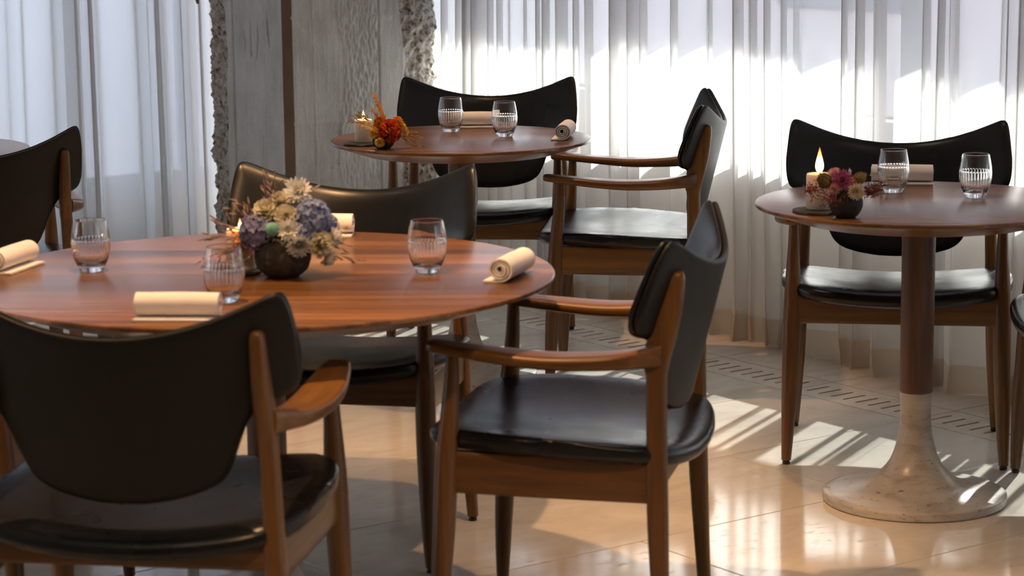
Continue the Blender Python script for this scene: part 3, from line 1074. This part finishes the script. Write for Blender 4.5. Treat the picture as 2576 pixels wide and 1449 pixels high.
for x, y, a, lab in [(-.536, 4.437, .2, 'fluted tumbler on the large table before the flowers and candle, nearest to the camera'),
                  (-.168, 4.748, .5, 'fluted clear tumbler on the large table right of the flowers'),
                  (.937, 5.872, .1, 'fluted clear tumbler beside the rolled napkin on the right-hand table, next to the candle'),
                  (1.117, 5.762, .8, 'fluted clear tumbler standing alone on the right side of the right-hand table'),
                  (-.182, 7.372, .3, 'left one of the two fluted tumblers on the rear table, before the flat-lying napkin'),
                  (-.017, 7.222, .6, 'right one of the two fluted tumblers on the rear table, between two rolled napkins')]:
    c = gl.copy(); COL.objects.link(c); c.location = (x, y, TT); c.rotation_euler = (0, 0, a); c['label'] = lab

# ------------------------------------------------------------------ napkins
def make_napkin(label, seed=1):
    rnd = random.Random(seed)
    th = .0027
    path = [(-.034, .0022), (-.022, .0022), (-.010, .0022)]
    cx, cz, r0 = 0.0, .0262, .0240
    turns = 3.4
    n = 110
    for i in range(n + 1):
        a = -math.pi / 2 + 2 * math.pi * turns * i / n
        r = r0 - (r0 - .0045) * (i / n) ** 0.95
        path.append((cx + r * 1.04 * math.cos(a), cz + r * 0.95 * math.sin(a)))
    P = [Vector((a, b)) for a, b in path]
    rings = []
    left, right = [], []
    for i, p in enumerate(P):
        t = (P[min(i + 1, len(P) - 1)] - P[max(i - 1, 0)]).normalized()
        nn = Vector((-t.y, t.x))
        left.append(p + nn * th * .72); right.append(p - nn * th * .72)
    prof = left + right[::-1]
    Ln = .152
    rings = []
    for k, yy in enumerate([-.5, -.495, -.3, -.1, .1, .3, .495, .5]):
        ring = []
        for i, p in enumerate(prof):
            ii = i if i < len(left) else 2 * len(left) - 1 - i
            dy = 0.0
            if k in (0, 1, 6, 7):
                dy = 0.0035 * math.sin(ii * 0.13 + seed) * (ii / len(left))
            wob = 1 + 0.012 * math.sin(yy * 9 + seed)
            ring.append((p.x * wob, yy * Ln + dy, max(0.0006, p.y * (1 + .01 * math.sin(yy * 7 + seed * 2)))))
        rings.append(ring)
    b = MB(); b.loft(rings)
    o = b.build('rolled_napkin', 'linen_white', None, sharp=60)
    return tag(o, label, 'napkin', 'white rolled linen napkins')
# local +y = axis of the roll, tail towards local -x
nk = make_napkin('white rolled napkin on the large table nearest to the camera, behind the front chair back')
nk.location = (-.600, 4.268, TT); nk.rotation_euler = (0, 0, R(85))
for x, y, a, lab in [(.000, 4.680, -18, 'white rolled napkin near the right rim of the large table, its coiled end showing'),
                  (-1.015, 4.85, 165, 'white rolled napkin at the left edge of the photo on the large table'),
                  (-.424, 5.262, 86, 'white rolled napkin half hidden behind the blue flowers at the back of the large table'),
                  (.985, 6.035, 82, 'white rolled napkin between the tumblers on the right-hand table'),
                  (-.112, 7.505, 88, 'white rolled napkin between the two tumblers on the rear table'),
                  (.163, 7.165, -8, 'white rolled napkin with coiled end near the right rim of the rear table')]:
    c = nk.copy(); COL.objects.link(c); c.location = (x, y, TT); c.rotation_euler = (0, 0, R(a)); c['label'] = lab

# ------------------------------------------------------------------ candles on slate discs
def make_slate(label, loc, r, seed):
    rings = []
    for (k, z) in ((.97, 0), (1.0, .002), (.985, .0055), (.95, .0065)):
        ring = []
        for j in range(72):
            a = 2 * math.pi * j / 72
            q = 1 + .035 * noise.noise(Vector((math.cos(a) * 3 + seed, math.sin(a) * 3, z * 300))) + .025 * noise.noise(Vector((math.cos(a) * 11, math.sin(a) * 11 + seed, z * 300)))
            ring.append((r * k * q * math.cos(a), r * k * q * math.sin(a), z + (0.0004 * math.sin(a * 5) if z > .004 else 0)))
        rings.append(ring)
    b = MB(); b.loft(rings)
    o = b.build('slate_disc', 'slate', None, sharp=40)
    o.location = (loc[0], loc[1], TT)
    return tag(o, label, 'coaster', 'slate discs under the candles')
def make_candle(label, loc, r, h, fh, power):
    t = thing('pillar_candle', label, 'candle', (loc[0], loc[1], TT + .0072), 0, 'cream pillar candles')
    b = MB()
    b.lathe([(0, 0), (r - .002, 0), (r, .002), (r * .99, h - .008), (r * .975, h - .003), (r * .93, h), (r * .80, h - .0015), (r * .55, h - .006), (r * .3, h - .0075), (0, h - .008)], 48)
    b.build('wax', 'candle_wax', t)
    b = MB(); b.tube([(0, 0, h - .009), (0.0004, 0, h), (.0015, 0, h + .006)], .0008, 6)
    b.build('wick', 'wick', t)
    b = MB()
    b.lathe([(0, h + .002)] + [(w_ * fh * .16, h + .002 + q * fh) for w_, q in ((.55, .04), (.85, .12), (1, .24), (.9, .38), (.68, .54), (.42, .70), (.2, .86))] + [(0, h + .002 + fh)], 16)
    b.build('flame', 'flame', t)
    l = add_light('flame_light', 'POINT', (0, 0, h + .002 + fh * .4), power, (1.0, .48, .16), shadow_soft_size=.006)
    l.parent = t
    return t
make_slate('black slate disc under the lit candle on the right-hand table', (.712, 5.540), .060, 1)
make_slate('black slate disc under the candle on the rear table', (-.432, 7.040), .057, 5)
make_slate('black slate disc under the candle behind the blue flowers on the large table', (-.558, 4.770), .060, 9)
make_candle('lit cream candle with a tall flame on the right-hand table', (.714, 5.546), .0305, .082, .060, .45)
make_candle('lit cream candle on the rear table behind orange feathers', (-.430, 7.052), .0265, .066, .028, .22)
make_candle('lit cream candle glowing behind the blue flowers on the large table', (-.541, 4.766), .0285, .082, .020, .35)

# ------------------------------------------------------------------ lava stone pots
def make_pot(label, loc, r, h, neck, seed, facets=0):
    prof = smooth_tab([(.42, 0), (.60, .03), (.88, .22), (1.0, .48), (.93, .74), (.72, .93), (neck, 1.0)])
    n = 64
    rings = []
    for (k, zz) in prof:
        ring = []
        for j in range(n):
            a = 2 * math.pi * j / n
            q = Vector((math.cos(a) * k, math.sin(a) * k, zz * 2)) * 2.2 + Vector((seed, 0, 0))
            d = 1 + .035 * noise.noise(q) + .018 * noise.noise(q * 4)
            if facets:
                fa = 2 * math.pi / facets
                am = (a + zz * .5) % fa - fa / 2
                d *= .5 + .5 * math.cos(fa / 2) / math.cos(am)
            # pores
            c = noise.noise(q * 6)
            if c > .42 and .05 < zz < .95:
                d -= .10 * min(1, (c - .42) * 6)
            ring.append((r * k * d * math.cos(a), r * k * d * math.sin(a), h * zz))
        rings.append(ring)
    for (k, zz) in ((neck * .8, .99), (neck * .75, .85), (neck * .6, .7)):
        rings.append([(r * k * math.cos(2 * math.pi * j / n), r * k * math.sin(2 * math.pi * j / n), h * zz) for j in range(n)])
    b = MB(); b.loft(rings)
    o = b.build('stone_pot', 'lava', None)
    o.location = (loc[0], loc[1], TT)
    return tag(o, label, 'vase', 'round black lava stone pots')
make_pot('large black pitted stone pot holding the blue flowers on the large table', (-.452, 4.715), .0570, .080, .62, 3, 9)
make_pot('black stone pot under pink and wine-red flowers on the right-hand table', (.762, 5.447), .0385, .068, .5, 8)
make_pot('small black stone pot under the orange flowers on the rear table', (-.366, 6.935), .0320, .046, .5, 14)

# ------------------------------------------------------------------ dried flowers
def sph_dirs(n, lim=-0.3, seed=0):
    out = []
    for i in range(n):
        z = 1 - (1 - lim) * (i + .5) / n
        a = i * 2.399963 + seed
        r = math.sqrt(max(0, 1 - z * z))
        out.append(Vector((r * math.cos(a), r * math.sin(a), z)))
    return out
def orient(v, nrm):
    q = Vector((0, 0, 1)).rotation_difference(Vector(nrm).normalized())
    return q @ v
def flower(parent, c, nrm, r, kind, mat, seed):
    rnd = random.Random(seed)
    b = MB(); c = Vector(c)
    nm = 'flower_head'
    if kind == 'straw':       # strawflower: rings of stiff pointed petals round a domed centre
        for ring, (el, ln, nn) in enumerate(((8, 1.0, 18), (26, .92, 16), (48, .72, 12), (66, .48, 8))):
            for i in range(nn):
                a = 2 * math.pi * (i + ring * .5) / nn + rnd.uniform(-.06, .06)
                e = R(el + rnd.uniform(-6, 6))
                dv = Vector((math.cos(a) * math.cos(e), math.sin(a) * math.cos(e), math.sin(e)))
                b.petal(c + orient(dv * r * .15, nrm), orient(dv, nrm), orient(Vector((0, 0, 1)), nrm), r * ln, r * .34, .25, .2, .15)
        b.ellipsoid(c + orient(Vector((0, 0, r * .22)), nrm), nrm, r * .18, r * .28, r * .28, None, 8, 5)
    elif kind == 'hyd':       # hydrangea: a ball of four-petalled florets
        for dv in sph_dirs(int(34 + r * 500), -.55, seed):
            dv = orient(dv, nrm)
            p = c + dv * r * rnd.uniform(.78, 1.02)
            t1 = dv.orthogonal().normalized(); t2 = dv.cross(t1); ph = rnd.uniform(0, 3)
            for q in range(4):
                a = ph + q * math.pi / 2
                dr = (t1 * math.cos(a) + t2 * math.sin(a) + dv * .35).normalized()
                b.petal(p, dr, dv, r * .30, r * .24, .2, .6, -.1)
        b.ellipsoid(c, nrm, r * .7, r * .7, r * .7, None, 10, 6)
    elif kind == 'carn':      # carnation: many ruffled sheets
        for dv in sph_dirs(95, -.7, seed):
            dv = orient(dv, nrm)
            t1 = Vector((rnd.uniform(-1, 1), rnd.uniform(-1, 1), rnd.uniform(-1, 1)))
            b.petal(c + dv * r * .35, dv + t1 * .35, t1, r * rnd.uniform(.55, .75), r * rnd.uniform(.5, .7), rnd.uniform(-.4, .5), .95, rnd.uniform(-.3, .3))
    elif kind == 'rose':      # rounder petals, cupped
        for dv in sph_dirs(30, -.2, seed):
            dv = orient(dv, nrm)
            b.petal(c + dv * r * .1, dv, orient(Vector((0, 0, 1)), nrm) + dv * .2, r * .95, r * .62, .35, .7, .1)
    elif kind == 'globe':
        b.ellipsoid(c, nrm, r * .9, r, r, None, 14, 9)
        for i in range(14):
            a = 2 * math.pi * i / 14
            b.petal(c + orient(Vector((0, 0, r * .9)), nrm), orient(Vector((math.cos(a), math.sin(a), -.25)), nrm), nrm, r * .7, r * .3, .2, .3, -.4)
    elif kind == 'pod':       # ribbed seed pod with a crown
        b.ellipsoid(c, nrm, r, r * .78, r * .78, None, 16, 9)
        for i in range(9):
            a = 2 * math.pi * i / 9
            pts = []
            for q in range(7):
                e = math.pi * (q + .5) / 7
                pts.append(c + orient(Vector((math.cos(a) * r * .84 * math.sin(e), math.sin(a) * r * .84 * math.sin(e), -math.cos(e) * r * 1.04)), nrm))
            b.tube(pts, r * .07, 5)
        for i in range(5):
            a = 2 * math.pi * i / 5
            b.petal(c + orient(Vector((0, 0, r * .9)), nrm), orient(Vector((math.cos(a), math.sin(a), 1.0)), nrm), nrm, r * .5, r * .15, .2, .2, 0)
        nm = 'seed_pod'
    elif kind == 'gyp':       # gypsophila: a cloud of tiny buds on hair-thin stems
        for i in range(int(90 + r * 2200)):
            dv = Vector((rnd.gauss(0, .55), rnd.gauss(0, .5), rnd.gauss(0, .42)))
            p = c + dv * r
            b.ellipsoid(p, (0, 0, 1), .0018, .0016, .0016, None, 5, 4)
            if i % 3 == 0:
                b.tube([p, c + dv * r * .4 + Vector((0, 0, -.002)), c - Vector(nrm) * r * .8], .00025, 3, False)
        nm = 'bud_cloud'
    o = b.build(nm, mat, parent)
    return o
def oat(parent, p0, p1, mat, nsp, ln, seed, droop=.01, nm='grass_spray', stemr=.0005):
    """oat or eucalyptus-like spray: a curved stem carrying slim paired spikelets"""
    rnd = random.Random(seed)
    b = MB()
    p0, p1 = Vector(p0), Vector(p1)
    mid = (p0 + p1) / 2 + Vector((rnd.uniform(-.006, .006), rnd.uniform(-.006, .006), droop))
    pts = [p0 * (1 - t) ** 2 + mid * 2 * t * (1 - t) + p1 * t * t for t in np.linspace(0, 1, 9)]
    b.tube(pts, stemr, 5)
    for i in range(nsp):
        t = .42 + .58 * (i + .5) / nsp
        p = p0 * (1 - t) ** 2 + mid * 2 * t * (1 - t) + p1 * t * t
        tg = (p1 - p0).normalized()
        off = Vector((rnd.uniform(-1, 1), rnd.uniform(-1, 1), rnd.uniform(-1, .7)))
        dv = (tg * 1.1 + off * .75).normalized()
        q = p + dv * ln * .9
        b.tube([p, q], .0003, 4, False)
        b.ellipsoid(q + dv * ln * .4, dv, ln * .55, ln * .14, ln * .09, None, 6, 5)
    return b.build(nm, mat, parent)
def plume(parent, p0, p1, mat, n, ln, seed, nm='feather_plume'):
    rnd = random.Random(seed)
    b = MB(); p0, p1 = Vector(p0), Vector(p1)
    b.tube([p0, (p0 + p1) / 2 + Vector((.004, 0, 0)), p1], .0007, 5)
    tg = (p1 - p0).normalized()
    for i in range(n):
        t = .15 + .85 * i / n
        p = p0.lerp(p1, t) + Vector((.004 * 4 * t * (1 - t), 0, 0))
        a = rnd.uniform(0, 6.28)
        sd = tg.orthogonal().normalized(); up = tg.cross(sd)
        dv = (tg * 1.3 + sd * math.cos(a) + up * math.sin(a)).normalized()
        b.petal(p, dv, up, ln * (1.1 - .6 * t) * rnd.uniform(.7, 1.1), ln * .22, .1, .1, .15)
    return b.build(nm, mat, parent)

def stems(parent, heads, z0, mat='p_pod'):
    b = MB()
    for h in heads:
        b.tube([(0, 0, z0 - .02), (h[0] * .4, h[1] * .4, (h[2] + z0) / 2), h], .0007, 5)
    return b.build('stems', mat, parent)

# blue and cream bouquet on the large table
t = thing('dried_bouquet', 'bouquet of dried blue, cream and white flowers with mauve sprays in the large stone pot', 'flowers', (-.452, 4.715, TT + .060), 0)
def rel(dx, dy, dz, base=.060):
    return (dx, dy, dz - base)
BL = [('straw', 'p_white', .030, .020, .167, .026, (.1, -.8, .5)), ('hyd', 'p_blue', .060, -.006, .118, .036, (.3, -.6, .7)), ('hyd', 'p_blue', .041, -.030, .088, .022, (.2, -.9, .2)),
      ('rose', 'p_cream', -.031, -.004, .130, .025, (-.2, -.7, .6)), ('rose', 'p_cream', -.004, .008, .146, .022, (0, -.5, .9)), ('rose', 'p_cream', .010, -.022, .123, .023, (0, -1, .3)),
      ('hyd', 'p_dusk', -.050, -.018, .093, .034, (-.4, -.7, .4)), ('hyd', 'p_dusk', -.017, .022, .113, .028, (0, 0, 1)), ('globe', 'p_teal', -.015, -.052, .102, .0145, (0, -1, .1)),
      ('straw', 'p_white', .015, -.046, .100, .022, (.1, -1, .2)), ('straw', 'p_grey', .036, -.054, .072, .024, (.3, -1, -.4)), ('rose', 'p_cream', .073, -.024, .068, .027, (.6, -.7, 0)),
      ('rose', 'p_white', .097, -.004, .078, .020, (.9, -.4, .1)), ('rose', 'p_white', .088, -.014, .040, .017, (.7, -.5, -.8)), ('carn', 'p_peach', -.080, .004, .070, .020, (-.9, -.4, .1)),
      ('hyd', 'p_blue', .085, .022, .100, .024, (.7, .2, .6)), ('rose', 'p_cream', -.020, .05, .105, .024, (-.2, .8, .4)), ('hyd', 'p_dusk', .030, .045, .100, .028, (.1, .8, .4))]
for i, (kd, mt, dx, dy, dz, r_, nn) in enumerate(BL):
    flower(t, rel(dx, dy, dz), nn, r_, kd, mt, i + 1)
stems(t, [rel(a[2], a[3], a[4]) for a in BL], 0)
for i, (x, y, z, n_) in enumerate([(-.036, .01, .193, 7), (-.012, .0, .186, 6), (-.075, .0, .150, 7), (-.095, .02, .135, 6), (-.121, .0, .109, 8), (-.142, .0, .082, 7), (-.111, -.02, .050, 8), (-.150, -.02, .040, 7), (-.090, -.04, .030, 6), (.137, 0, .033, 7), (.125, .01, .06, 5), (.055, .01, .17, 5), (.115, .03, .09, 5)]):
    oat(t, rel(x * .2, y * .2, .06), rel(x, y, z), 'p_mauve_grass', n_ + 3, .017, i + 30)

# orange bouquet on the rear table
t = thing('dried_bouquet', 'bouquet with an orange-red carnation, yellow strawflowers and wheat on the rear table', 'flowers', (-.366, 6.935, TT + .036), 0)
B0 = .036
for i, (kd, mt, dx, dy, dz, r_, nn) in enumerate([('carn', 'p_red', .019, -.018, .052, .033, (.1, -1, .3)), ('straw', 'p_yellow', -.008, -.040, .024, .015, (-.1, -1, -.3)), ('straw', 'p_yellow', -.024, -.014, .046, .016, (-.6, -.7, .2)),
        ('straw', 'p_yellow', .050, .0, .066, .015, (.5, -.4, .6)), ('straw', 'p_yellow', .060, -.006, .050, .015, (.9, -.3, .2)), ('carn', 'p_orange', -.010, .004, .072, .018, (-.4, -.4, .8)), ('rose', 'p_orange', .040, .008, .074, .018, (.3, 0, 1))]):
    flower(t, rel(dx, dy, dz, B0), nn, r_, kd, mt, i + 60)
plume(t, rel(.008, .0, .060, B0), rel(-.026, .0, .158, B0), 'p_orange', 46, .020, 5)
plume(t, rel(-.005, .0, .060, B0), rel(-.034, .0, .114, B0), 'p_orange', 22, .018, 6)
plume(t, rel(-.012, -.012, .052, B0), rel(-.060, -.020, .068, B0), 'p_yellow', 18, .022, 7)
for i, (x, y, z, n_) in enumerate([(.112, -.006, .010, 14), (.100, .006, .024, 12), (.092, -.018, .006, 12), (.080, .01, .036, 9), (-.088, .0, .078, 10), (-.072, .006, .094, 10), (-.060, -.01, .092, 9)]):
    oat(t, rel(x * .15, y * .2, .045, B0), rel(x, y, z, B0), 'p_wheat', n_, .0125, i + 80, .018)

# pink and wine-red bouquet on the right-hand table
t = thing('dried_bouquet', 'small bouquet of mauve, pink and cream dried flowers with wine-red sprays on the right-hand table', 'flowers', (.762, 5.447, TT + .056), 0)
B0 = .056
for i, (kd, mt, dx, dy, dz, r_, nn) in enumerate([('straw', 'p_magenta', -.011, -.014, .087, .023, (-.1, -1, .3)), ('straw', 'p_pink', -.026, .006, .099, .015, (-.3, -.5, .8)), ('pod', 'p_pod', -.050, -.012, .086, .019, (-.5, -.4, .6)),
        ('pod', 'p_podlight', .030, .002, .089, .016, (.7, -.1, .5)), ('straw', 'p_straw', .016, -.037, .064, .019, (.2, -1, .1)), ('gyp', 'p_wine', .062, .0, .062, .024, (-1, 0, 0)), ('gyp', 'p_wine', .048, -.004, .060, .016, (-1, 0, 0)),
        ('gyp', 'p_wine', -.037, -.032, .050, .025, (.7, .5, .2)), ('gyp', 'p_wine', -.075, -.004, .064, .021, (1, 0, 0)), ('rose', 'p_pink', .012, .0, .078, .014, (.4, -.6, .5)), ('rose', 'p_pink', -.028, -.02, .068, .014, (-.4, -.8, .1))]):
    flower(t, rel(dx, dy, dz, B0), nn, r_, kd, mt, i + 100)
plume(t, rel(.004, .01, .075, B0), rel(.009, .012, .108, B0), 'p_white', 24, .012, 9, 'fern_tip')
stems(t, [rel(a, b_, c_, B0) for a, b_, c_ in ((-.011, -.014, .087), (-.05, -.012, .086), (.03, .002, .089), (.016, -.03, .064))], 0)
